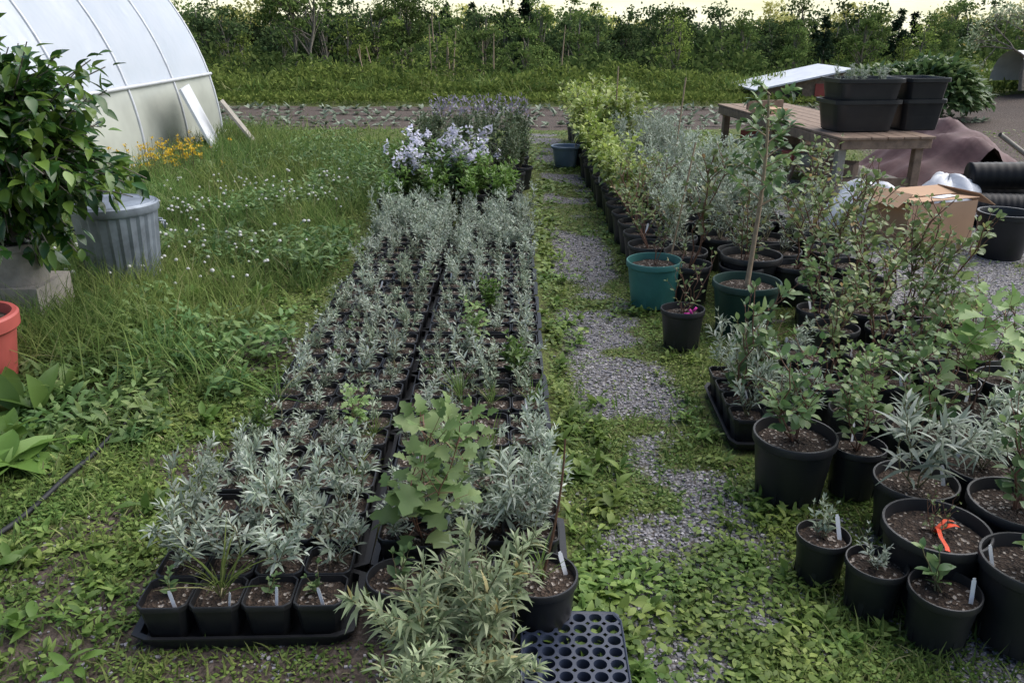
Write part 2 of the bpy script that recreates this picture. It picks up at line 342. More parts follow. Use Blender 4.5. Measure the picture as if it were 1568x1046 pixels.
for P in (H1,H2):
    t=np.linspace(0,len(P)-1,60);xx=np.interp(t,range(len(P)),P[:,0])+.01*np.sin(t*5);yy=np.interp(t,range(len(P)),P[:,1])
    tube(g,np.stack([xx,yy,.026+.01*np.sin(t*7)],1),.0098,8,0)
obj('irrigation_hose',g.mesh('hose',[M['hose']]))
# ------------------------------------------------------------------ plants
NARROW=[.25,.9,1,.6,0];BROAD=[.15,.85,1,.75,0];LOBED=[.15,.95,.6,1,.45,.5,0];OVAL=[.1,.7,1,.92,.55,0]
def plant(name,leaf,stem='stem',H=.2,nst=5,spread=.4,L=.03,W=.006,nl=26,prof=NARROW,curl=.25,fold=.2,ang=(.5,1.1),sr=.002,br=0,brl=.4,base=.015,ls=.12,wob=.03,seed=0,tip=.55,pet=0):
    global R;R0=R;R=np.random.RandomState(seed*31+7)
    g=Geo();st=[]
    for i in range(nst):
        az=R.rand()*6.28;ln=spread*R.rand()**.7;h=H*R.uniform(.6,1) if i else H
        d=np.array([np.cos(az)*ln,np.sin(az)*ln,1.]);K=7;t=np.linspace(0,1,K)[:,None]
        b0=np.array([np.cos(az),np.sin(az),0])*base*R.rand()
        P=b0+t*d*h*(1-.12*t)+np.cumsum(R.normal(0,wob*H/2,(K,3)),0)*np.array([1,1,.2])*(t>0)
        st.append((P,sr,nl))
        for b_ in range(br):
            tb=R.uniform(.2,.9);p0=np.array([np.interp(tb,t[:,0],P[:,q]) for q in range(3)])
            a2=R.rand()*6.28;dd=unit(np.array([np.cos(a2),np.sin(a2),R.uniform(.5,1.4)]));l=H*brl*R.uniform(.5,1)*(1.15-tb*.6)
            t2=np.linspace(0,1,5)[:,None];P2=p0+t2*dd*l+t2**2*np.array([0,0,.15])*l+np.cumsum(R.normal(0,wob*l/2,(5,3)),0)*(t2>0)
            st.append((P2,sr*.6,max(4,int(nl*brl*1.2))))
    for P,r,n in st:
        K=len(P);tube(g,P,np.linspace(r,r*.4,K),4,0)
        tt=np.sort(R.uniform(ls,1,n));tt[-3:]=1;tk=np.linspace(0,1,K)
        C=np.stack([np.interp(tt,tk,P[:,q]) for q in range(3)],1)
        T=unit(np.gradient(P,axis=0));Tn=unit(np.stack([np.interp(tt,tk,T[:,q]) for q in range(3)],1))
        th=np.arange(n)*2.4+R.rand()*6
        a=unit(np.cross(Tn,[.31,.2,.93]+0*Tn)+1e-4);b2=np.cross(Tn,a)
        rd=a*np.cos(th)[:,None]+b2*np.sin(th)[:,None]
        an=R.uniform(ang[0],ang[1],n)*(1-.5*tt**4);an=an[:,None]
        D=Tn*np.cos(an)+rd*np.sin(an)
        sz=R.uniform(.7,1.15,n)*(1-(1-tip)*tt**2)
        PP=C+D*(pet*L)
        leaves(g,PP,D,L*sz,W*sz,prof,curl*R.uniform(.2,1.6,n),fold,1)
        if pet:
            leaves(g,C,D,L*pet*1.05,.0025,[1,1],0,0,0,flat=True)
    me=g.mesh(name,[M[stem],M[leaf]]);R=R0;return me
PL={}
def hash_(k): return sum(ord(c) for c in k)
def kind(k,n,**a): PL[k]=[plant(k,seed=i+hash_(k),**a) for i in range(n)]
kind('seedling',9,leaf='silverg',H=.15,nst=5,spread=.55,L=.033,W=.0105,nl=21,wob=.09,base=.03)
kind('seedling2',6,leaf='silver',H=.19,nst=5,spread=.5,L=.04,W=.011,nl=23,wob=.09,base=.03)
kind('tallseed',5,leaf='silver',H=.27,nst=7,spread=.4,L=.045,W=.011,nl=28,wob=.07,base=.03,br=1)
kind('silver',7,leaf='silver',H=.31,nst=4,spread=.45,L=.05,W=.0115,nl=30,br=2,brl=.4,sr=.0027,wob=.09)
kind('silverlong',4,leaf='silver',H=.4,nst=4,spread=.4,L=.085,W=.014,nl=30,br=2,brl=.4,sr=.003,curl=.6,wob=.07)
kind('silvershrub',5,leaf='silver',H=.72,nst=6,spread=.42,L=.06,W=.015,nl=42,br=5,brl=.35,sr=.004,wob=.07)
kind('olive',4,leaf='olive',H=.3,nst=6,spread=.5,L=.055,W=.012,nl=34,br=1,brl=.5,curl=.5,sr=.0025,wob=.07)
kind('smallgreen',5,leaf='green',H=.09,nst=3,spread=.5,L=.035,W=.02,nl=7,prof=BROAD,ang=(.6,1.3))
kind('broad',7,leaf='green',stem='redstem',H=.44,nst=4,spread=.5,L=.05,W=.036,nl=15,prof=BROAD,br=3,brl=.5,ang=(.6,1.3),sr=.004,wob=.08,pet=.25)
kind('berry',7,leaf='berry',stem='redstem',H=.74,nst=3,spread=.36,L=.055,W=.037,nl=19,prof=BROAD,br=5,brl=.38,ang=(.6,1.3),sr=.006,wob=.07,pet=.2,ls=.22)
kind('twiggy',3,leaf='berry',stem='redstem',H=.36,nst=6,spread=.6,L=.035,W=.018,nl=6,prof=BROAD,br=2,brl=.4,ang=(.6,1.2),sr=.003,wob=.06)
kind('yellow',6,leaf='yellow',H=.7,nst=6,spread=.38,L=.09,W=.055,nl=24,prof=BROAD,br=4,brl=.4,ang=(.6,1.4),sr=.005,curl=.5,pet=.2,wob=.06)
kind('maple',4,leaf='maple',stem='redstem',H=.42,nst=3,spread=.35,L=.08,W=.08,nl=12,prof=LOBED,br=3,brl=.4,ang=(.9,1.6),sr=.003,wob=.06,curl=.3,pet=.5)
kind('leafy',5,leaf='bigweed',H=.36,nst=9,spread=.5,L=.07,W=.032,nl=22,prof=BROAD,br=1,brl=.3,ang=(.6,1.3),sr=.003)
kind('darkshrub',4,leaf='dark',H=.6,nst=8,spread=.4,L=.05,W=.022,nl=34,prof=BROAD,br=4,brl=.35,ang=(.5,1.2),sr=.004)
kind('grassy',3,leaf='grass',H=.06,nst=4,spread=.3,L=.2,W=.006,nl=9,prof=NARROW,ang=(.1,.6),curl=.6)
# ------------------------------------------------------------------ pots
def potmesh(name,Rr,h,mat,seg=36,sq=0,soil=True):
    g=Geo();rb=Rr*.8
    lathe(g,[(0,.002),(rb*.9,.0),(rb,.008),(Rr*.965,h*.86),(Rr*1.0,h*.87),(Rr*1.03,h*.885),(Rr*1.035,h*.985),(Rr*1.02,h),(Rr*.975,h),(Rr*.965,h*.98),(Rr*.93,h*.80)],seg,m=0,square=sq)
    for i in range(8):
        a=i*math.pi/4;box(g,(math.cos(a)*rb*1.03,math.sin(a)*rb*1.03,h*.2),(.006,.014,h*.3),0,rz=a)
    lathe(g,[(Rr*.95,h*.84),(Rr*.8,h*.855),(Rr*.55,h*.87),(Rr*.3,h*.88),(0,h*.885)],20,m=1,square=sq,jit=.0028)
    return g.mesh(name,[mat,M['soil']],sharp=35)
POT={}
def getpot(Rr,h,mat='black'):
    k=(round(Rr,3),round(h,3),mat)
    if k not in POT: POT[k]=potmesh('pot',Rr,h,M[mat])
    return POT[k]
g=Geo();box(g,(0,0,.045),(.016,.0012,.09));box(g,(0,0,.094),(.011,.0012,.008));TAG=g.mesh('plant_tag',[M['tag']],smooth=False)
def tag(parent,x,y,z,s=1): obj('plant_tag',TAG,(x,y,z),scale=s*.85,parent=parent,rot3=(R.uniform(-.4,-.05),R.uniform(-.3,.3),R.uniform(-.9,.9)-parent.rotation_euler.z))
NM={'silver':'potted_silver_shrub','silverlong':'potted_silver_shrub','silvershrub':'potted_silver_shrub','olive':'potted_olive_shrub','broad':'potted_broadleaf_shrub','berry':'potted_berry_shrub','twiggy':'potted_twiggy_shrub','yellow':'potted_yellow_green_shrub','maple':'potted_lobed_leaf_sapling','leafy':'potted_leafy_perennial','darkshrub':'potted_dark_shrub','smallgreen':'potted_seedling','seedling':'potted_seedling','seedling2':'potted_seedling','tallseed':'potted_seedling','grassy':'potted_grass'}
def potted(x,y,Rr,h,k,s=1,mat='black',tg=.5):
    e=empty(NM[k],(x,y,0),R.rand()*6.28);obj('pot',getpot(Rr,h,mat),parent=e,loc=(0,0,0),rot3=(R.uniform(-.03,.03),R.uniform(-.03,.03),0))
    obj('foliage',PL[k][R.randint(len(PL[k]))],(0,0,h*.86),R.rand()*6.28,s*R.uniform(.92,1.08),e)
    if R.rand()<tg: tag(e,Rr*.75*math.cos(3),Rr*.75*math.sin(3),h*.82)
    return e
g=Geo()
lathe(g,[(0,.004),(.145,.0),(.148,.004),(.152,.035),(.16,.036),(.16,.041),(.149,.041),(.146,.01),(0,.01)],40,square=14,sx=1.97,sy=.98)
for i in range(4):
    for j in range(2):
        cx=-.2175+.145*i;cy=-.0725+.145*j
        lathe(g,[(0,.013),(.05,.012),(.053,.016),(.066,.118),(.0705,.119),(.0712,.134),(.070,.136),(.066,.136),(.064,.114)],24,(cx,cy,0),0,square=7)
        lathe(g,[(.0645,.115),(.05,.117),(.03,.119),(0,.12)],16,(cx,cy,0),1,square=7,jit=.0025)
TRAY=g.mesh('tray_with_square_pots',[M['black'],M['soil']],sharp=35)
def tray(x,y,kinds,rot=0,s=(.85,1.15),tg=.12,tagfront=False,z=0,gap=0):
    e=empty('seedling_tray',(x,y,z),rot+R.uniform(-.03,.03));obj('tray_and_pots',TRAY,parent=e)
    for j in range(2):
        for i in range(4):
            k=kinds[j][i] if isinstance(kinds[0],(list,tuple)) else kinds[R.randint(len(kinds))]
            cx=-.2175+.145*i;cy=-.0725+.145*j
            if R.rand()>=gap:
                sz=R.uniform(*s);obj('seedling',PL[k][R.randint(len(PL[k]))],(cx+R.uniform(-.018,.018),cy+R.uniform(-.015,.015),.118),scale=(sz,sz,sz*R.uniform(.7,1.3)),parent=e,rot3=(R.normal(0,.12),R.normal(0,.12),R.rand()*6.28))
            if (tagfront and j==0) or R.rand()<tg: tag(e,cx+R.uniform(-.03,.04),cy-.045,.104,.8)
    return e
S='seedling';S2='seedling2';T3='tallseed'
Y0=2.03
tray(-.765,Y0,[['smallgreen','grassy','smallgreen','smallgreen'],['silver','silver','silver','silver']],tagfront=True,s=(.8,1.05))
for r in range(1,16):
    y=Y0+.314*r
    for cxi,cx in enumerate((-.765,-.145)):
        if r==1: ks,s,gp=(['silver','silver','silver','silver'],(.8,1.05),0) if cxi==0 else (['silver','silver'],(.6,.75),0)
        elif r==2: ks,s,gp=['silver',S,S2,'smallgreen','grassy',S2],(.65,.9),.1
        elif r<=4: ks,s,gp=[S,S,S2,'grassy',S,S2],(.6,1.1),.1
        elif r<=11: ks,s,gp=[S,S,S2,S2,S,S2,'smallgreen' if r%3 else S],(.6,1.2),.07
        elif r<=13: ks,s,gp=[S2,S2,T3],(.8,1.15),.04
        else: ks,s,gp=[T3,T3,S2],(.9,1.25),0
        tray(cx+R.uniform(-.015,.015),y,ks,s=s,tg=.08,gap=gp)
potted(-.33,1.98,.088,.17,'smallgreen',1.3,tg=0)
potted(-.13,2.06,.085,.17,'smallgreen',1.2,tg=1)
e=potted(.085,1.98,.105,.18,'grassy',.6,tg=1)
g=Geo();t=np.linspace(0,1,8);tube(g,np.stack([.03*np.sin(t*2)+.03*t,0*t,t*.46],1),np.linspace(.0048,.0028,8),5);obj('bare_stem',g.mesh('bare_stem',[M['redstem']]),(0,0,.15),-e.rotation_euler.z,1,e)
potted(-.28,2.2,.08,.17,'maple',1.05,tg=1);potted(.05,2.24,.08,.17,'silver',1,tg=0)
obj('silver_shrub_plant',PL['silverlong'][0],(-.02,2.32,.12),1.0,.8)
obj('silver_shrub_plant',PL['silver'][1],(.1,2.35,.12),2.0,1.0)
obj('lobed_leaf_sapling',PL['maple'][1],(-.22,2.42,.12),2.0,.95)
obj('lobed_leaf_sapling',PL['maple'][2],(-.2,3.9,.12),1.0,.6);obj('leafy_seedling',PL['leafy'][2],(.02,3.55,.12),1.0,.6);obj('leafy_seedling',PL['leafy'][1],(-.12,4.5,.12),1.0,.6)
obj('lobed_leaf_sapling',PL['maple'][3],(-.62,3.0,.12),1.0,.45);obj('leafy_seedling',PL['leafy'][0],(-1.0,2.95,.12),1.0,.5)
tray(-.14,1.60,['olive'],rot=math.pi/2,s=(.9,1.15),tg=0)
g=Geo();p=.046
th=(np.arange(16)+.5)*2*np.pi/16
for i in range(6):
    for j in range(12):
        cx=(i-2.5)*p;cy=(j-5.5)*p
        f=1/np.maximum(np.abs(np.cos(th)),np.abs(np.sin(th)))
        rings=[(p/2*f,.055),(np.full(16,.0185),.055),(np.full(16,.0178),.052),(np.full(16,.012),.008),(np.full(16,0.0),.007)]
        V=np.concatenate([np.stack([cx+r*np.cos(th),cy+r*np.sin(th),np.full(16,z)],1) for r,z in rings])
        jj=np.arange(16);F=np.concatenate([np.stack([q*16+jj,q*16+(jj+1)%16,(q+1)*16+(jj+1)%16,(q+1)*16+jj],1) for q in range(4)])
        g.add(V,F,0)
lathe(g,[(.1385,.055),(.142,.057),(.145,.055),(.145,.045),(.14,.044)],48,square=16,sx=1,sy=1.95)
lathe(g,[(.1385,.05),(.13,.002)],48,square=16,sx=1,sy=1.98)
M['tray']=solid('plug_tray_plastic',(.03,.04,.07),.4,.2,9,spec=.5)
obj('plug_tray',g.mesh('plug_tray',[M['tray']],sharp=30),(.165,1.69,0),-.02)
for r in range(4):
    for c_ in range(4):
        x=-1.0+.32*c_+R.uniform(-.04,.04);y=7.05+.33*r
        potted(x,y,.13,.24,'leafy' if c_<3 or r<2 else 'darkshrub',R.uniform(.8,1.1) if r<3 else 1.2,tg=0)
for r in range(7):
    for c_ in range(4):
        x=-.95+.33*c_+R.uniform(-.05,.05);y=8.45+.36*r
        potted(x,y,.13,.24,'darkshrub',R.uniform(.75,1.0),tg=0)
def phlox(x,y,z0):
    g=Geo();n=7
    for i in range(n):
        a=R.rand()*6.28;r=R.uniform(.0,.24);h=z0+R.uniform(-.24,.07);P=np.array([[0,0,.2],[r*math.cos(a)*.5,r*math.sin(a)*.5,.4],[r*math.cos(a),r*math.sin(a),h]])
        tube(g,P,.003,4,0);q=22 if i%3 else 12
        cpos=P[-1]+R.normal(0,1,(q,3))*[.021,.021,.028]
        leaves(g,cpos,azdir(q,R.uniform(-.5,1.2,q)),.028,.022,[.5,1,.3],.1,0,2,flat=True,refj=1)
        leaves(g,cpos,azdir(q,R.uniform(-.5,1.2,q)),.028,.022,[.5,1,.3],.1,0,2,flat=True,refj=1)
        q=46;tt=R.rand(q)[:,None];C=P[0]*(1-tt)+P[-1]*tt+R.normal(0,.02,(q,3));leaves(g,C,azdir(q,R.uniform(0,.8,q)),.075,.022,NARROW,.3,.2,1)
    obj('lavender_phlox',g.mesh('phlox',[M['stem'],M['forb'],M['phlox']]),(x,y,0))
for a in [(-.98,7.45,.58),(-.8,7.3,.60),(-.5,7.4,.64),(-.3,7.6,.70),(-.6,7.8,.72),(-.9,7.85,.64),(-.4,7.95,.72)]: phlox(*a)
g=Geo();n=500;x=R.uniform(-1.0,.2,n);y=R.uniform(10,11,n);leaves(g,np.stack([x,y,R.uniform(.6,.8,n)],1),azdir(n,R.uniform(0,1.5,n)),.05,.02,[.5,1,0],0,0,0,flat=True)
M['purp']=leaf_mat('petal_dusty_purple',[(.17,.15,.20),(.27,.25,.33)],.6,.3);obj('catmint_flowers',g.mesh('catmint',[M['purp']]))
# ------------------------------------------------------------------ right side pots
potted(.88,4.95,.165,.29,'berry',.62,'teal',tg=0)
e=potted(.92,4.22,.115,.22,'twiggy',1.1,tg=0)
g=Geo();
for i in range(3): box(g,(.0+.02*i,-.09,.22+.012*i),(.03,.002,.012),0,ry=i*1.1)
obj('pink_flagging',g.mesh('rib',[M['pink']]),(0,0,0),-e.rotation_euler.z,1,e)
for a in [(1.03,2.70,.145,.26,'broad',1.05),(1.275,2.72,.1,.2,'broad',.9),(1.36,2.44,.132,.22,'silverlong',1.0),(.968,2.2,.08,.165,'seedling',.9),(1.072,2.05,.086,.17,'seedling2',.6),(1.21,1.92,.094,.18,'smallgreen',1.5),(1.455,1.92,.145,.26,'broad',1.0),(1.58,2.24,.145,.26,'broad',1.15),(1.64,2.55,.13,.22,'silverlong',.8),(1.85,3.02,.12,.22,'maple',1.2),(1.77,2.76,.125,.22,'silver',1.0),(1.92,2.5,.12,.22,'broad',1.0),(1.53,2.82,.12,.22,'broad',.9),(1.75,2.05,.13,.24,'berry',.6)]:
    potted(*a)
e=empty('potted_seedling',(1.27,2.12,0),0);obj('pot',getpot(.148,.25),parent=e)
obj('foliage',PL['twiggy'][0],(0,0,.215),1,.5,e);g=Geo()
def ribbon(g,P,w,m=0):
    P=np.array(P,float);d=unit(np.gradient(P,axis=0));s_=unit(np.cross(d,[.2,.1,1.]));V=np.concatenate([P+s_*w,P-s_*w]);k=len(P);q=np.arange(k-1);g.add(V,np.stack([q,q+1,q+1+k,q+k],1),m)
ribbon(g,[[0,0,.225],[.02,-.005,.245],[.045,0,.25],[.07,.01,.24],[.085,.01,.228]],.009)
ribbon(g,[[0,0,.225],[-.005,-.02,.25],[-.01,-.05,.24],[-.005,-.08,.228],[-.012,-.1,.227]],.007)
ribbon(g,[[.0,.0,.235],[.03,.012,.26],[.06,.02,.25]],.006)
obj('orange_flagging',g.mesh('rib2',[M['orange']]),parent=e)
tray(1.06,3.33,['silver','silver','broad','silver'],rot=math.pi/2,s=(.85,1.1),tg=.25)
for yy in (2.98,3.28,3.6,3.92,4.22):
    for xx in (1.36,1.63,1.90,2.15):
        if yy<3.1 and xx>1.5: continue
        if xx<1.5 and 3.85<yy: continue
        potted(xx+R.uniform(-.03,.03),yy+R.uniform(-.03,.03),.12,.22,['broad','berry','maple','silver','broad'][R.randint(5)],R.uniform(.65,1.0) if yy<3.7 else .95,tg=.3)
for yy in np.arange(4.6,6.2,.37):
    for xx in (1.14,1.47,1.80,2.12):
        if abs(xx-1.3)<.25 and yy<4.95: continue
        k='silvershrub' if (yy>5.2 and xx<1.9) else 'berry'
        potted(xx+R.uniform(-.04,.04),yy+R.uniform(-.04,.04),.14,.25,k,R.uniform(.75,1.1) if k=='berry' else R.uniform(.65,.9),tg=.2)
for yy in np.arange(6.25,9.3,.36):
    for xx in (1.28,1.62,1.96):
        if xx>1.9 and yy>7.8: continue
        potted(xx+R.uniform(-.04,.04),yy+R.uniform(-.04,.04),.15,.26,'silvershrub',R.uniform(.7,.95) if xx<1.9 else .7,tg=0)
for yy in np.arange(5.5,9.3,.34):
    potted(.92+R.uniform(-.03,.03),yy,.14,.25,'berry' if yy<6.6 else 'yellow',R.uniform(.65,.9),tg=.1)
for yy in np.arange(9.5,12.8,.4):
    for xx in (.95,1.3,1.65):
        potted(xx+R.uniform(-.05,.05),yy,.15,.26,'yellow' if xx<1.5 else 'silvershrub',R.uniform(.8,1.25) if xx<1.5 else .7,tg=0)
def young(x,y,H,mat,name='potted_young_tree'):
    e=empty(name,(x,y,0));obj('pot',getpot(.185,.30,mat),parent=e);g=Geo()
    t=np.linspace(0,1,10);P=np.stack([.03*np.sin(t*3),.02*np.sin(t*5),.25+t*(H-.25)],1);tube(g,P,np.linspace(.015,.006,10),7,0)
    pp=[];dd=[]
    for i in range(15):
        z=H*(.55+.45*i/14);a=i*2.4;d=np.array([math.cos(a),math.sin(a),.6]);l=.22*(1.2-i/20);c=np.array([0.02,0,z]);tt=np.linspace(0,1,4)[:,None];Q=c+tt*unit(d)*l;tube(g,Q,[.004,.003,.002,.001],4,0)
        n=12;u=R.uniform(.2,1.05,(n,1));pp.append(c+u*unit(d)*l);dd.append(unit(d)+R.normal(0,.8,(n,3)))
    P_=np.concatenate(pp);leaves(g,P_,np.concatenate(dd),R.uniform(.05,.075,len(P_)),R.uniform(.03,.042,len(P_)),BROAD,.4,.25,1)
    obj('trunk_and_leaves',g.mesh('young',[M['tan'],M['green']]),parent=e)
young(1.32,4.47,1.3,'dgreen');young(1.5,5.05,1.1,'black')
g=Geo();tube(g,[[1.45,7.6,.2],[1.52,7.6,1.2]],.007,6,0);tube(g,[[1.15,9.6,.2],[1.17,9.6,1.2]],.008,6,0);tube(g,[[1.02,5.2,.2],[1.15,5.3,.95]],.006,6,0);obj('bamboo_stake',g.mesh('stakes',[M['tan']]))
g=Geo();lathe(g,[(0,.0),(.125,.0),(.13,.01),(.165,.22),(.185,.225),(.19,.25),(.18,.255),(.16,.25),(.12,.03),(0,.03)],36);obj('blue_tub',g.mesh('blue_tub',[M['blue']],sharp=35),(.66,10.3,0))
g=Geo();lathe(g,[(0,0),(.15,0),(.155,.01),(.205,.33),(.215,.335),(.225,.345),(.228,.40),(.22,.41),(.20,.41),(.195,.36)],48);lathe(g,[(.197,.36),(.1,.37),(0,.375)],20,m=1,jit=.004)
e=empty('terracotta_planter',(-2.50,3.56,0));obj('pot',g.mesh('planter',[M['red'],M['soil']],sharp=35),parent=e)
g=Geo()
pr=[(0,0),(.215,0),(.225,.01)]+[(.225+.04*z/.5,z) for z in np.linspace(.02,.50,8)]
lathe(g,pr,78)
V=g.V[0];r=np.hypot(V[:,0],V[:,1]);th=np.arctan2(V[:,1],V[:,0]);f=1+.022*np.where(r>.2,np.sin(th*26),0);V[:,0]*=f;V[:,1]*=f
lathe(g,[(.262,.49),(.272,.495),(.272,.51),(.262,.515)],48)
lathe(g,[(.268,.50),(.282,.502),(.286,.515),(.284,.545),(.275,.552),(.262,.548),(.255,.556),(.18,.572),(.17,.568),(.09,.585),(0,.588)],48)
tube(g,[[-.06,0,.58],[-.05,0,.618],[.05,0,.618],[.06,0,.58]],.007,6)
for sg in (-1,1): tube(g,[[sg*.262,-.05,.42],[sg*.30,-.045,.41],[sg*.305,0,.36],[sg*.30,.045,.41],[sg*.262,.05,.42]],.007,6)
obj('galvanised_trash_can',g.mesh('can',[M['galv']],sharp=30),(-2.54,5.25,0),.6,(.95,.95,1.06))
e=empty('potted_citrus_tree',(-2.74,4.45,0))
g=Geo();box(g,(0,.0,.16),(.36,.36,.3));obj('concrete_block',g.mesh('block',[M['conc']],smooth=False),parent=e)
g=Geo();lathe(g,[(0,.31),(.15,.31),(.17,.50),(.185,.505),(.185,.54),(.165,.54),(.155,.51)],36);lathe(g,[(.16,.51),(0,.52)],16,m=1);obj('pot',g.mesh('cpot',[M['conc'],M['soil']],sharp=35),parent=e)
g=Geo();t=np.linspace(0,1,8);tube(g,np.stack([.03*np.sin(t*3),.02*t,.5+t*.6],1),np.linspace(.022,.013,8),8,0)
PP=[];DD=[]
for i in range(235):
    u=unit(R.normal(0,1,3));c=np.array([0.13,-.05,1.07])+u*np.array([.60,.52,.74])*R.uniform(.4,1.0)*(1+.14*math.sin(u[2]*9+u[0]*5))
    b0=np.array([0,0,R.uniform(.7,1.2)]);mid=(b0+c)/2+[0,0,.05];tube(g,[b0,mid,c],[.007,.005,.003],5,0)
    n=15;w=R.rand(n)[:,None];PP.append(mid*(1-w)+c*w+R.normal(0,.03,(n,3)));DD.append(u*.7+R.normal(0,.8,(n,3))+[0,0,-.15])
P_=np.concatenate(PP);n=len(P_);leaves(g,P_,np.concatenate(DD),R.uniform(.07,.12,n),R.uniform(.038,.06,n),OVAL,R.uniform(.1,.5,n),.3,1)
obj('trunk_and_crown',g.mesh('citrus',[M['bark'],M['citrus']]),parent=e)
# ------------------------------------------------------------------ greenhouse
e=empty('greenhouse',(-4.36,0,0));Rg=3.0;z0=.12
def arc(t,dr=0):
    a=t*math.pi;return np.array([-Rg+(Rg+dr)*math.cos(a),z0+(Rg+dr)*1.06*math.sin(a)])
yy=np.arange(-1,12.81,.15);tt=np.linspace(0,1,61)
V=[];
for y in yy:
    sag=-.02*abs(math.sin(math.pi*(y+1)/1.38))
    for t in tt: a=arc(t,sag);V.append([a[0],y,a[1]])
nt_=len(tt);i,j=np.meshgrid(np.arange(nt_-1),np.arange(len(yy)-1));a=(j*nt_+i).ravel();F=np.stack([a,a+1,a+1+nt_,a+nt_],1)
it=i.ravel();mi=np.where((it<5)|(it>54),1,0)
g=Geo();g.add(V,F[mi==0],0);g2=F[mi==1];g.V.append(np.zeros((0,3)));g.F.append(g2);g.M.append(np.full(len(g2),1))
obj('film_cover',g.mesh('film',[M['film'],M['curtain']]),parent=e)
g=Geo()
for y in np.arange(-1,12.9,1.38): tube(g,[[*arc(t,.0)[:1],y,arc(t,.0)[1]] for t in np.linspace(0,1,49)],.020,6,0)
tube(g,[[arc(0,.03)[0],y,z0] for y in (-1,6,12.85)],.03,6)
a=arc(5/60,.015);tube(g,[[a[0],-1,a[1]],[a[0],6,a[1]],[a[0],12.85,a[1]]],.025,6)
obj('ribs',g.mesh('ribs',[M['pvc']]),parent=e)
g=Geo();box(g,(.02,5.9,.07),(.04,13.8,.16));obj('baseboard',g.mesh('baseb',[M['wood2']],smooth=False),parent=e)
g=Geo()
for y in (-1.0,12.8):
    P=np.array([[arc(t)[0],y,arc(t)[1]] for t in np.linspace(0,1,41)]);B=P.copy();B[:,2]=0;V=np.concatenate([P,B]);q=np.arange(40);g.add(V,np.stack([q,q+1,q+42,q+41],1))
    box(g,(-Rg,y+.03*(1 if y>0 else -1),1.05),(1.0,.05,2.1),1)
obj('end_walls',g.mesh('endw',[M['film'],M['wood2']],smooth=False),parent=e)
g=Geo();box(g,(-3.98,11.0,.45),(.03,.95,.95),ry=-.38,rz=.25);obj('leaning_white_board',g.mesh('wb',[M['wplastic']],smooth=False))
g=Geo();box(g,(-3.62,11.4,.36),(.03,.3,.8),ry=-.6,rz=.2);obj('leaning_grey_board',g.mesh('wb2',[M['wood2']],smooth=False))
# ------------------------------------------------------------------ workbench
A=np.array([3.05,7.95]);u=unit(np.array([-.33,3.45]));az=math.atan2(u[1],u[0])-math.pi/2
e=empty('potting_bench',(A[0],A[1],0),az)
g=Geo();Wd=.95;Ln=3.4
for i in range(6): box(g,(.08+i*.158,Ln/2,.635),(.15,Ln+.1,.025),0,rz=R.uniform(-.003,.003))
for x in (.02,Wd-.02): box(g,(x,Ln/2,.575),(.04,Ln,.09),0)
for y in (.0,Ln): box(g,(Wd/2,y,.577),(Wd-.09,.04,.09),0)
for y in (.08,Ln/2,Ln-.08):
    for x in (.09,Wd-.09): box(g,(x,y,.31),(.08,.08,.618),1 if y<.2 and x<.2 else 0)
box(g,(Wd/2,Ln/2,.2),(Wd-.3,Ln-.3,.03),1);box(g,(Wd/2,.08,.2),(Wd-.26,.03,.08),0)
box(g,(.02,.9,.28),(.03,.05,.75),0,rx=.5)
for q in range(7): box(g,(.3+R.uniform(-.1,.3),.4+q*.42,.27+R.uniform(0,.05)),(.3,.3,.08+R.uniform(0,.08)),[0,1,4,3][q%4],rz=R.rand()*3)
o=obj('bench_frame',g.mesh('bench',[M['wood'],M['wood2'],M['tag'],M['black'],M['red']],smooth=False),parent=e)
bv=o.modifiers.new('b','BEVEL');bv.width=.004;bv.segments=1
g=Geo();box(g,(.35,2.7,.70),(.5,.04,.1),0,rz=.2);box(g,(.2,2.2,.68),(.35,.25,.05),1,rz=.3);o=obj('loose_boards',g.mesh('lb',[M['wood'],M['card']],smooth=False),parent=e)
def tub(name,x,y,z,sx,sy,h,n=1):
    e=empty(name,(x,y,z),az)
    for i in range(n):
        g=Geo();lathe(g,[(0,.0),(.38,.0),(.4,.01),(.455,h*.86),(.48,h*.87),(.5,h*.88),(.5,h),(.475,h),(.46,h*.9),(.40,.02),(0,.02)],48,square=9,sx=sx*(1-.03*(i%2)),sy=sy)
        obj('tub',g.mesh('tub',[M['black']],sharp=35),(.01*i,0,i*h*.66),R.uniform(-.03,.03),parent=e)
    return e
tub('stacked_black_tubs',3.42,8.5,.65,.70,.5,.3,2);tub('stacked_black_tubs',4.02,8.62,.65,.46,.5,.3,2)
for q in range(6): obj('bench_herb_plant',PL['silver'][q%6],(3.18+.1*q,8.5+R.uniform(-.1,.1),1.08),q,.65)
g=Geo();n=30;uu,vv=np.meshgrid(np.linspace(-1,1,n),np.linspace(-1,1,n))
hh=np.clip(1-np.abs(uu)*1.0-vv**2*.3,0,1)*.6+.06*np.sin(uu*13+vv*4)*(1-np.abs(uu))+.02*np.sin(vv*15+uu*7)
V=np.stack([5.0+uu*.9,9.7+vv*1.0+uu*.2,np.maximum(hh,0)+.0],-1).reshape(-1,3);i,j=np.meshgrid(np.arange(n-1),np.arange(n-1));a=(j*n+i).ravel();g.add(V,np.stack([a,a+1,a+1+n,a+n],1));tube(g,[[5.0,8.7,.58],[5.9,8.85,.03]],.025,6,1)
obj('maroon_tarp',g.mesh('tarp',[M['maroon'],M['wood2']]))
e=empty('cardboard_box',(3.3,6.62,0),.35);g=Geo();t=.006;bw,bd,bh=.68,.42,.34
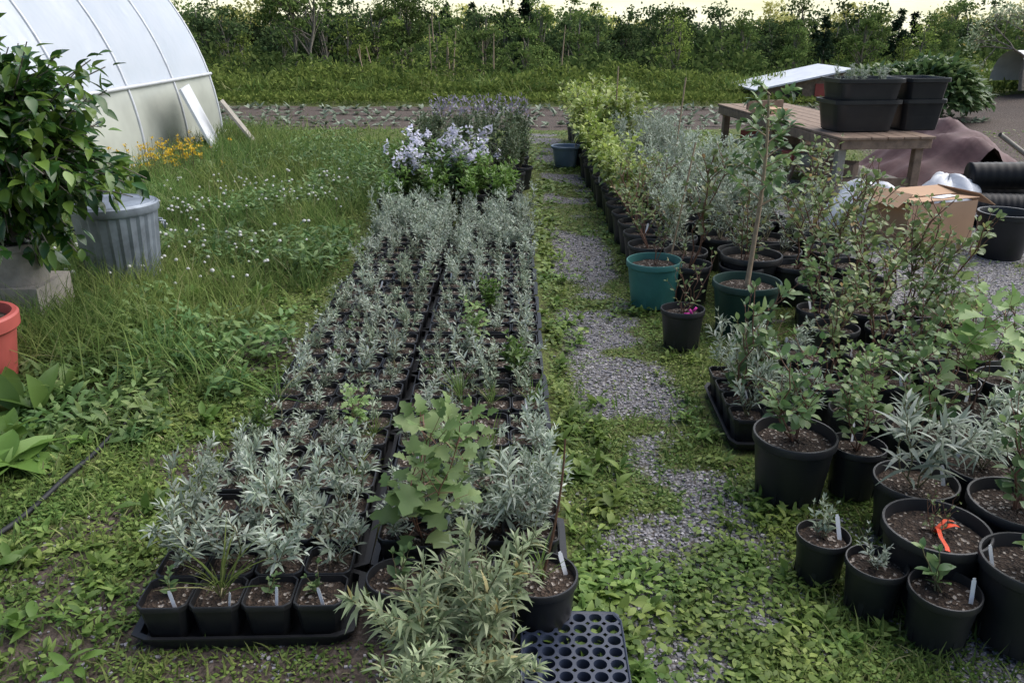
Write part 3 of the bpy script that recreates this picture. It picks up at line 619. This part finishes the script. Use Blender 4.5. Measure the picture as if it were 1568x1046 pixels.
box(g,(0,0,.005),(bw,bd,.008));box(g,(0,-bd/2,bh/2),(bw,t,bh));box(g,(0,bd/2,bh/2),(bw,t,bh));box(g,(-bw/2,0,bh/2),(t,bd-.014,bh));box(g,(bw/2,0,bh*.3),(t,bd-.014,bh*.6))
box(g,(0,-bd/4-.01,bh+.015),(bw,bd/2,t),rx=-.08);box(g,(0,bd/4,bh+.03),(bw,bd/2,t),rx=.15);box(g,(bw/2+.1,0,bh+.0),(.22,bd,t),ry=.5);box(g,(-bw/2-.06,0,bh+.04),(.16,bd,t),ry=-.6)
box(g,(.1,-bd/4,bh+.024),(.22,.09,.002),1,rz=.2,rx=-.08)
obj('carton',g.mesh('carton',[M['card'],M['tag']],smooth=False),parent=e)
g=Geo()
for q in range(16): box(g,(bw/2+R.uniform(-.12,.10),R.uniform(-.16,.16),R.uniform(.03,.2)),(.16,.1,.005),q%2,rx=R.uniform(-1,1),ry=R.uniform(-1,1),rz=R.rand()*3)
obj('contents',g.mesh('contents',[M['tag'],M['black']],smooth=False),parent=e)
def lump(name,c,s,mat,amp=.12,seed=0):
    g=Geo();nu,nv=28,16;th=np.linspace(0,2*np.pi,nu+1)[:-1];ph=np.linspace(0,np.pi/2*1.15,nv)
    T,P=np.meshgrid(th,ph);r=1+amp*np.sin(3*T+seed)*np.sin(P*3)+amp*.6*np.sin(7*T+4*P+seed*2)
    V=np.stack([c[0]+s[0]*r*np.sin(P)*np.cos(T),c[1]+s[1]*r*np.sin(P)*np.sin(T),np.maximum(c[2]+s[2]*r*np.cos(P),.0)],-1).reshape(-1,3)
    j=np.arange(nu);F=np.concatenate([np.stack([i*nu+j,i*nu+(j+1)%nu,(i+1)*nu+(j+1)%nu,(i+1)*nu+j],1) for i in range(nv-1)]);g.add(V,F);return obj(name,g.mesh(name,[mat]))
lump('white_plastic_bag',(3.05,7.05,.0),(.36,.3,.38),M['wplastic'],.1,1);lump('white_plastic_bag',(3.85,7.35,.0),(.34,.28,.38),M['wplastic'],.12,3)
g=Geo()
def ribpipe(g,P,r):
    P=np.array(P,float);d=np.linspace(0,len(P)-1,90);Q=np.stack([np.interp(d,range(len(P)),P[:,q]) for q in range(3)],1);tube(g,Q,r*(1+.015*np.sin(np.arange(90)*1.6)),18,0,cap=True)
ribpipe(g,[[4.0,7.7,.17],[4.6,7.65,.17],[5.4,7.8,.16],[6.2,8.0,.16]],.16);ribpipe(g,[[3.98,7.15,.14],[4.5,7.0,.15],[5.5,7.1,.14]],.14);ribpipe(g,[[4.05,7.4,.38],[4.8,7.3,.40],[5.6,7.4,.38]],.12)
obj('black_drain_pipe',g.mesh('dpipe',[M['pipe']]))
g=Geo();lathe(g,[(0,0),(.15,0),(.155,.01),(.185,.3),(.2,.305),(.2,.34),(.185,.34),(.175,.3),(.145,.02),(0,.02)],40);obj('empty_black_pot',g.mesh('ebp',[M['black']],sharp=35),(3.68,6.1,0))
e=empty('white_roofed_shed',(6.35,20,.0),0);g=Geo()
def shedwall(y):
    V=[[-.95,y,0],[.95,y,0],[.95,y,.66],[-.95,y,.26]];g.add(V,[[0,1,2,3]],0)
shedwall(-1.0);shedwall(1.0);g.add([[.95,-1,0],[.95,1,0],[.95,1,.66],[.95,-1,.66]],[[0,1,2,3]],2);g.add([[-.95,-1,0],[-.95,1,0],[-.95,1,.26],[-.95,-1,.26]],[[0,1,2,3]],0)
box(g,(0,0,.485),(2.15,2.3,.035),1,ry=-.207);box(g,(.55,-1.02,.22),(.5,.03,.36),2);box(g,(-.2,-1.02,.16),(.4,.03,.2),3)
for x_ in (-.93,.93): box(g,(x_,-1.04,.2),(.06,.05,.5 if x_>0 else .3),4)
obj('shed_body',g.mesh('shed',[M['wood'],M['wplastic'],M['red'],M['black'],M['wood2']],smooth=False),parent=e)
g=Geo();q=[]
for y in np.linspace(0,1,9):
    for t in np.linspace(0,1,13): q.append([10.6+2.6*y,18.6+.5*y,.45+0*t]);q[-1][1]+=.7*math.cos(math.pi*t);q[-1][2]+=.65*math.sin(math.pi*t)
i,j=np.meshgrid(np.arange(12),np.arange(8));a=(j*13+i).ravel();g.add(q,np.stack([a,a+1,a+14,a+13],1));obj('row_cover_tunnel',g.mesh('rc',[M['wplastic']]))
# ------------------------------------------------------------------ crops, hedges
g=Geo()
for yr,L_ in ((14.5,.10),(15.3,.10),(16.2,.11),(17.2,.12)):
    for x in np.arange(-8,8.5,.22):
        if R.rand()<.1: continue
        n=10;c=np.array([x+R.uniform(-.05,.05),yr+.007*x*x+R.uniform(-.05,.05),.02]);leaves(g,np.tile(c,(n,1)),azdir(n,R.uniform(.3,1.2,n)),L_*R.uniform(.7,1.6,n),.055,BROAD,.5,.2,0)
obj('crop_rows',g.mesh('crops',[M['silverg']]))
def mass(name,n,xr,yr,h0,h1,mat,L,W,clump=1.,pw=1.3,fol=0):
    g=Geo();x=R.uniform(*xr,n);y=R.uniform(*yr,n)+fol*x*x;hmax=h0+(h1-h0)*(noise2(x,y,clump,8)*.7+noise2(x,y,clump*2.7,3)*.3)**pw*1.3
    z=zg(x,y)+hmax*R.rand(n)**.6;leaves(g,np.stack([x,y,z],1),azdir(n,R.uniform(-.2,1.4,n)),L*R.uniform(.6,1.3,n),W*R.uniform(.6,1.3,n),[.3,1,.8,0],.2,0,0,flat=True,refj=.8)
    return obj(name,g.mesh(name,[mat]))
mass('low_field_weeds',16000,(-14,14),(18.1,19.6),.05,.25,M['t2'],.1,.045,clump=1.6,fol=.005)
mass('hedgerow',30000,(-14,16),(19.8,22.5),.1,.85,M['t2'],.12,.05,clump=.8,pw=1.8)
mass('tall_meadow_grass',14000,(-14,16),(19.6,22.5),.15,.45,M['grass'],.25,.02,clump=1.3)
mass('brambles',36000,(-20,26),(22.5,26),.15,1.9,M['tm'],.15,.09,clump=.55,pw=2.2)
# ------------------------------------------------------------------ trees
def tree(name,H,cr,zc,ncl,nlf,lf,mat,seed,sg=.3,trunks=1):
    global R;R0=R;R=np.random.RandomState(seed);g=Geo();T=[]
    for k in range(trunks):
        t=np.linspace(0,1,8);dx=R.normal(0,.05*H)*k;P=np.stack([dx+.05*H*k*t+np.cumsum(R.normal(0,.008*H,8)),np.cumsum(R.normal(0,.008*H,8)),t*H*.9],1);P[0,:2]=[dx*.3,0]
        tube(g,P,np.linspace(.014*H,.003*H,8),6,0);T.append(P)
    PP=[];DD=[]
    for i in range(ncl):
        uu=unit(R.normal(0,1,3));rr=R.rand()**.4;c=np.array([0,0,zc*H])+uu*rr*np.array([cr,cr,(1-zc)*H]);P=T[i%trunks]
        c[:2]*=1-.5*max(0,(c[2]-zc*H)/((1-zc)*H))
        z=max(c[2]-R.uniform(.1,.3)*H,.2*H);b0=np.array([np.interp(z,P[:,2],P[:,q]) for q in range(3)]);tube(g,[b0,(b0+c)/2+[0,0,.02*H],c],[.005*H,.003*H,.0015*H],4,0)
        n=nlf;PP.append(c+R.normal(0,1,(n,3))*np.array([sg,sg,sg*.5])*R.uniform(.5,1.3));DD.append(R.normal(0,1,(n,3))+[0,0,-.3])
    P_=np.concatenate(PP);n=len(P_);leaves(g,P_,np.concatenate(DD),lf*R.uniform(.6,1.3,n),lf*.6*R.uniform(.6,1.3,n),[.3,1,0],.1,0,1,flat=True,refj=1)
    me=g.mesh(name,[M['bark'],M[mat]]);R=R0;return me
def conifer(name,H,seed):
    global R;R0=R;R=np.random.RandomState(seed);g=Geo();tube(g,[[0,0,0],[0,0,H*.98]],[.014*H,.002*H],6,0);PP=[];DD=[]
    for i in range(110):
        z=H*R.uniform(.08,.98);r=.2*H*(1-z/H)**.8*R.uniform(.6,1.1);a=R.rand()*6.28;d=np.array([math.cos(a),math.sin(a),-.15]);n=34;u=R.rand(n)[:,None]
        PP.append(np.array([0,0,z])+u*d*r+R.normal(0,.05,(n,3)));DD.append(d+R.normal(0,.5,(n,3)))
    P_=np.concatenate(PP);n=len(P_);leaves(g,P_,np.concatenate(DD),.24,.08,[.4,1,0],.2,0,1,flat=True,refj=1)
    me=g.mesh(name,[M['bark'],M['conif']]);R=R0;return me
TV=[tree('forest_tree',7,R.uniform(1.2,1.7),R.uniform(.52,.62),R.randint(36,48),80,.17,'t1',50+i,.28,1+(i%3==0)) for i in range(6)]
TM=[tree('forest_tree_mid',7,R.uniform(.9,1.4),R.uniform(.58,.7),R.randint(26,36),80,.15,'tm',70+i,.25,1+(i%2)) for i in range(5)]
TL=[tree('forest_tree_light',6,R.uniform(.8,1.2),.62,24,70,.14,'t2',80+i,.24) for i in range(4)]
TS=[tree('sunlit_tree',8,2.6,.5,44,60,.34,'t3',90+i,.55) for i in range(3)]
TC=[conifer('conifer',7.5,120+i) for i in range(2)]
F_=empty('distant_forest',(0,0,0))
def put(me,x,y,top,nm='forest_tree',base=7.,w=(.95,1.25)):
    z=float(zg(np.array([x]),np.array([y]))[0]);s=(top-z)/base;k=R.uniform(*w);obj(nm,me,(x,y,z-.1),R.rand()*6.28,(s*k,s*k,s),F_)
# sparse light edge trees, then mid green, then a dark wood behind
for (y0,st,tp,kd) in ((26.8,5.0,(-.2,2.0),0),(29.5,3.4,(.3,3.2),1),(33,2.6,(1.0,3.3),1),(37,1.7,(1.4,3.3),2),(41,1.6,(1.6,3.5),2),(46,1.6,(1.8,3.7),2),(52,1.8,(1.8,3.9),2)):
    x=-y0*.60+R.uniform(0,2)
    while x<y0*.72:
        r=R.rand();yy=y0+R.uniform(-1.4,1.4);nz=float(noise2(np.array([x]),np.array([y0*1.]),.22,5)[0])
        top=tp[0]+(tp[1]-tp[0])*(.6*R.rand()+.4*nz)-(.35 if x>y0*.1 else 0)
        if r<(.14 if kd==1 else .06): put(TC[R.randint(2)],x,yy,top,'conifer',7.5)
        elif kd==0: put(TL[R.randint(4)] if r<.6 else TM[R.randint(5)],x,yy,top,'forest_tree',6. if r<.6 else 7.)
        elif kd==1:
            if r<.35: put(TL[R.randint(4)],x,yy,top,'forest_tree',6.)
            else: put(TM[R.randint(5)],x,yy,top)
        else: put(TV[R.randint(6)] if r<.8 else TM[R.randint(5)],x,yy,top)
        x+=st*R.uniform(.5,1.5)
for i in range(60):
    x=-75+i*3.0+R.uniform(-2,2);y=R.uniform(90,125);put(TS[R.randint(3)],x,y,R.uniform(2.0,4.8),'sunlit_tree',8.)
for x,y,top,me,b in ((-6.3,25.5,3.8,tree('deciduous_tree',7,1.7,.72,40,95,.16,'tm',201,.30,2),7.),(-8.6,26,1.4,TL[0],6.),(-4.2,25.8,.9,TL[1],6.),(11.2,25,1.4,TL[2],6.),(-10.5,25.5,3.7,tree('deciduous_tree',7,2.,.62,50,95,.16,'tm',202,.33),7.),(8.4,26,1.9,TM[2],7.),(4.9,26.5,2.1,TL[2],6.),(12.6,25.5,2.2,TM[1],7.)):
    z=float(zg(np.array([x]),np.array([y]))[0]);obj('deciduous_tree',me,(x,y,z-.1),R.rand()*6,(top-z)/b)
g=Geo()
for q in range(14):
    x=-5.2+R.uniform(0,7);y=25.6+R.uniform(-.6,.6);z=float(zg(np.array([x]),np.array([y]))[0]);dx=R.normal(0,.15);h_=R.uniform(1.6,2.6);tube(g,[[x,y,z],[x+dx*.4,y,z+h_*.5],[x+dx,y,z+h_]],[.04,.03,.012],6)
obj('bare_saplings',g.mesh('bare',[M['tan']]))
g=Geo();n=5200;uu=unit(R.normal(0,1,(n,3)));uu[:,2]=np.abs(uu[:,2]);Pq=uu*np.array([1.3,.9,.72])*R.uniform(.7,1.02,(n,1))*(1+.12*np.sin(uu[:,:1]*6));leaves(g,Pq,uu+R.normal(0,.5,(n,3)),R.uniform(.10,.2,n),R.uniform(.06,.11,n),OVAL,.4,.25,1)
tube(g,[[0,0,-.3],[0,0,.5]],[.05,.02],6,0)
obj('broadleaf_bush',g.mesh('bush',[M['bark'],M['green']]),(7.3,15.5,.28))
g=Geo()
def branch(p,d,l,r,dep):
    q=p+d*l;tube(g,[p,(p+q)/2+R.normal(0,.04*l,3),q],[r,r*.8,r*.6],5,0)
    if dep:
        for _ in range(3): branch(q,unit(d+R.normal(0,.45,3)+[0,0,.1]),l*.72,r*.6,dep-1)
    else:
        n=4;leaves(g,q+R.normal(0,.12,(n,3)),R.normal(0,1,(n,3)),.09,.05,[.3,1,0],.1,0,1,flat=True,refj=1)
branch(np.array([0,0,0.]),np.array([-.05,0,1.]),.8,.07,5)
obj('bare_tree',g.mesh('bare_tree',[M['bark'],M['olive']]),(10.0,17,.4),0,.75)
# ------------------------------------------------------------------ light, world, camera
w=bpy.data.worlds.new('World');sc.world=w;w.use_nodes=True;nt=w.node_tree;bg=nt.nodes['Background']
EL=50;AZ=-65
sky=nt.nodes.new('ShaderNodeTexSky');sky.sky_type='NISHITA';sky.sun_disc=False;sky.sun_elevation=rad(EL);sky.sun_rotation=rad(-AZ)
sky.air_density=1.0;sky.dust_density=2.5;sky.ozone_density=2.0
nt.links.new(sky.outputs[0],bg.inputs[0]);bg.inputs[1].default_value=.15
from mathutils import Vector
s=bpy.data.lights.new('sun','SUN');s.energy=4.4;s.angle=rad(85);s.color=(1,.975,.945);so_=bpy.data.objects.new('sun',s);sc.collection.objects.link(so_)
d=Vector((-math.sin(rad(AZ))*math.cos(rad(EL)),math.cos(rad(AZ))*math.cos(rad(EL)),math.sin(rad(EL))));so_.rotation_euler=d.to_track_quat('Z','Y').to_euler()
cam=bpy.data.cameras.new('camera');cam.sensor_width=36;cam.lens=36*1271/1568;cam.clip_end=4000;cam.clip_start=.05
co=bpy.data.objects.new('camera',cam);co.location=(0,0,1.65);co.rotation_euler=(rad(90-21),0,0);sc.collection.objects.link(co);sc.camera=co
sc.view_settings.view_transform='Standard';sc.view_settings.look='None';sc.view_settings.exposure=0
print('OBJS',len(bpy.data.objects))
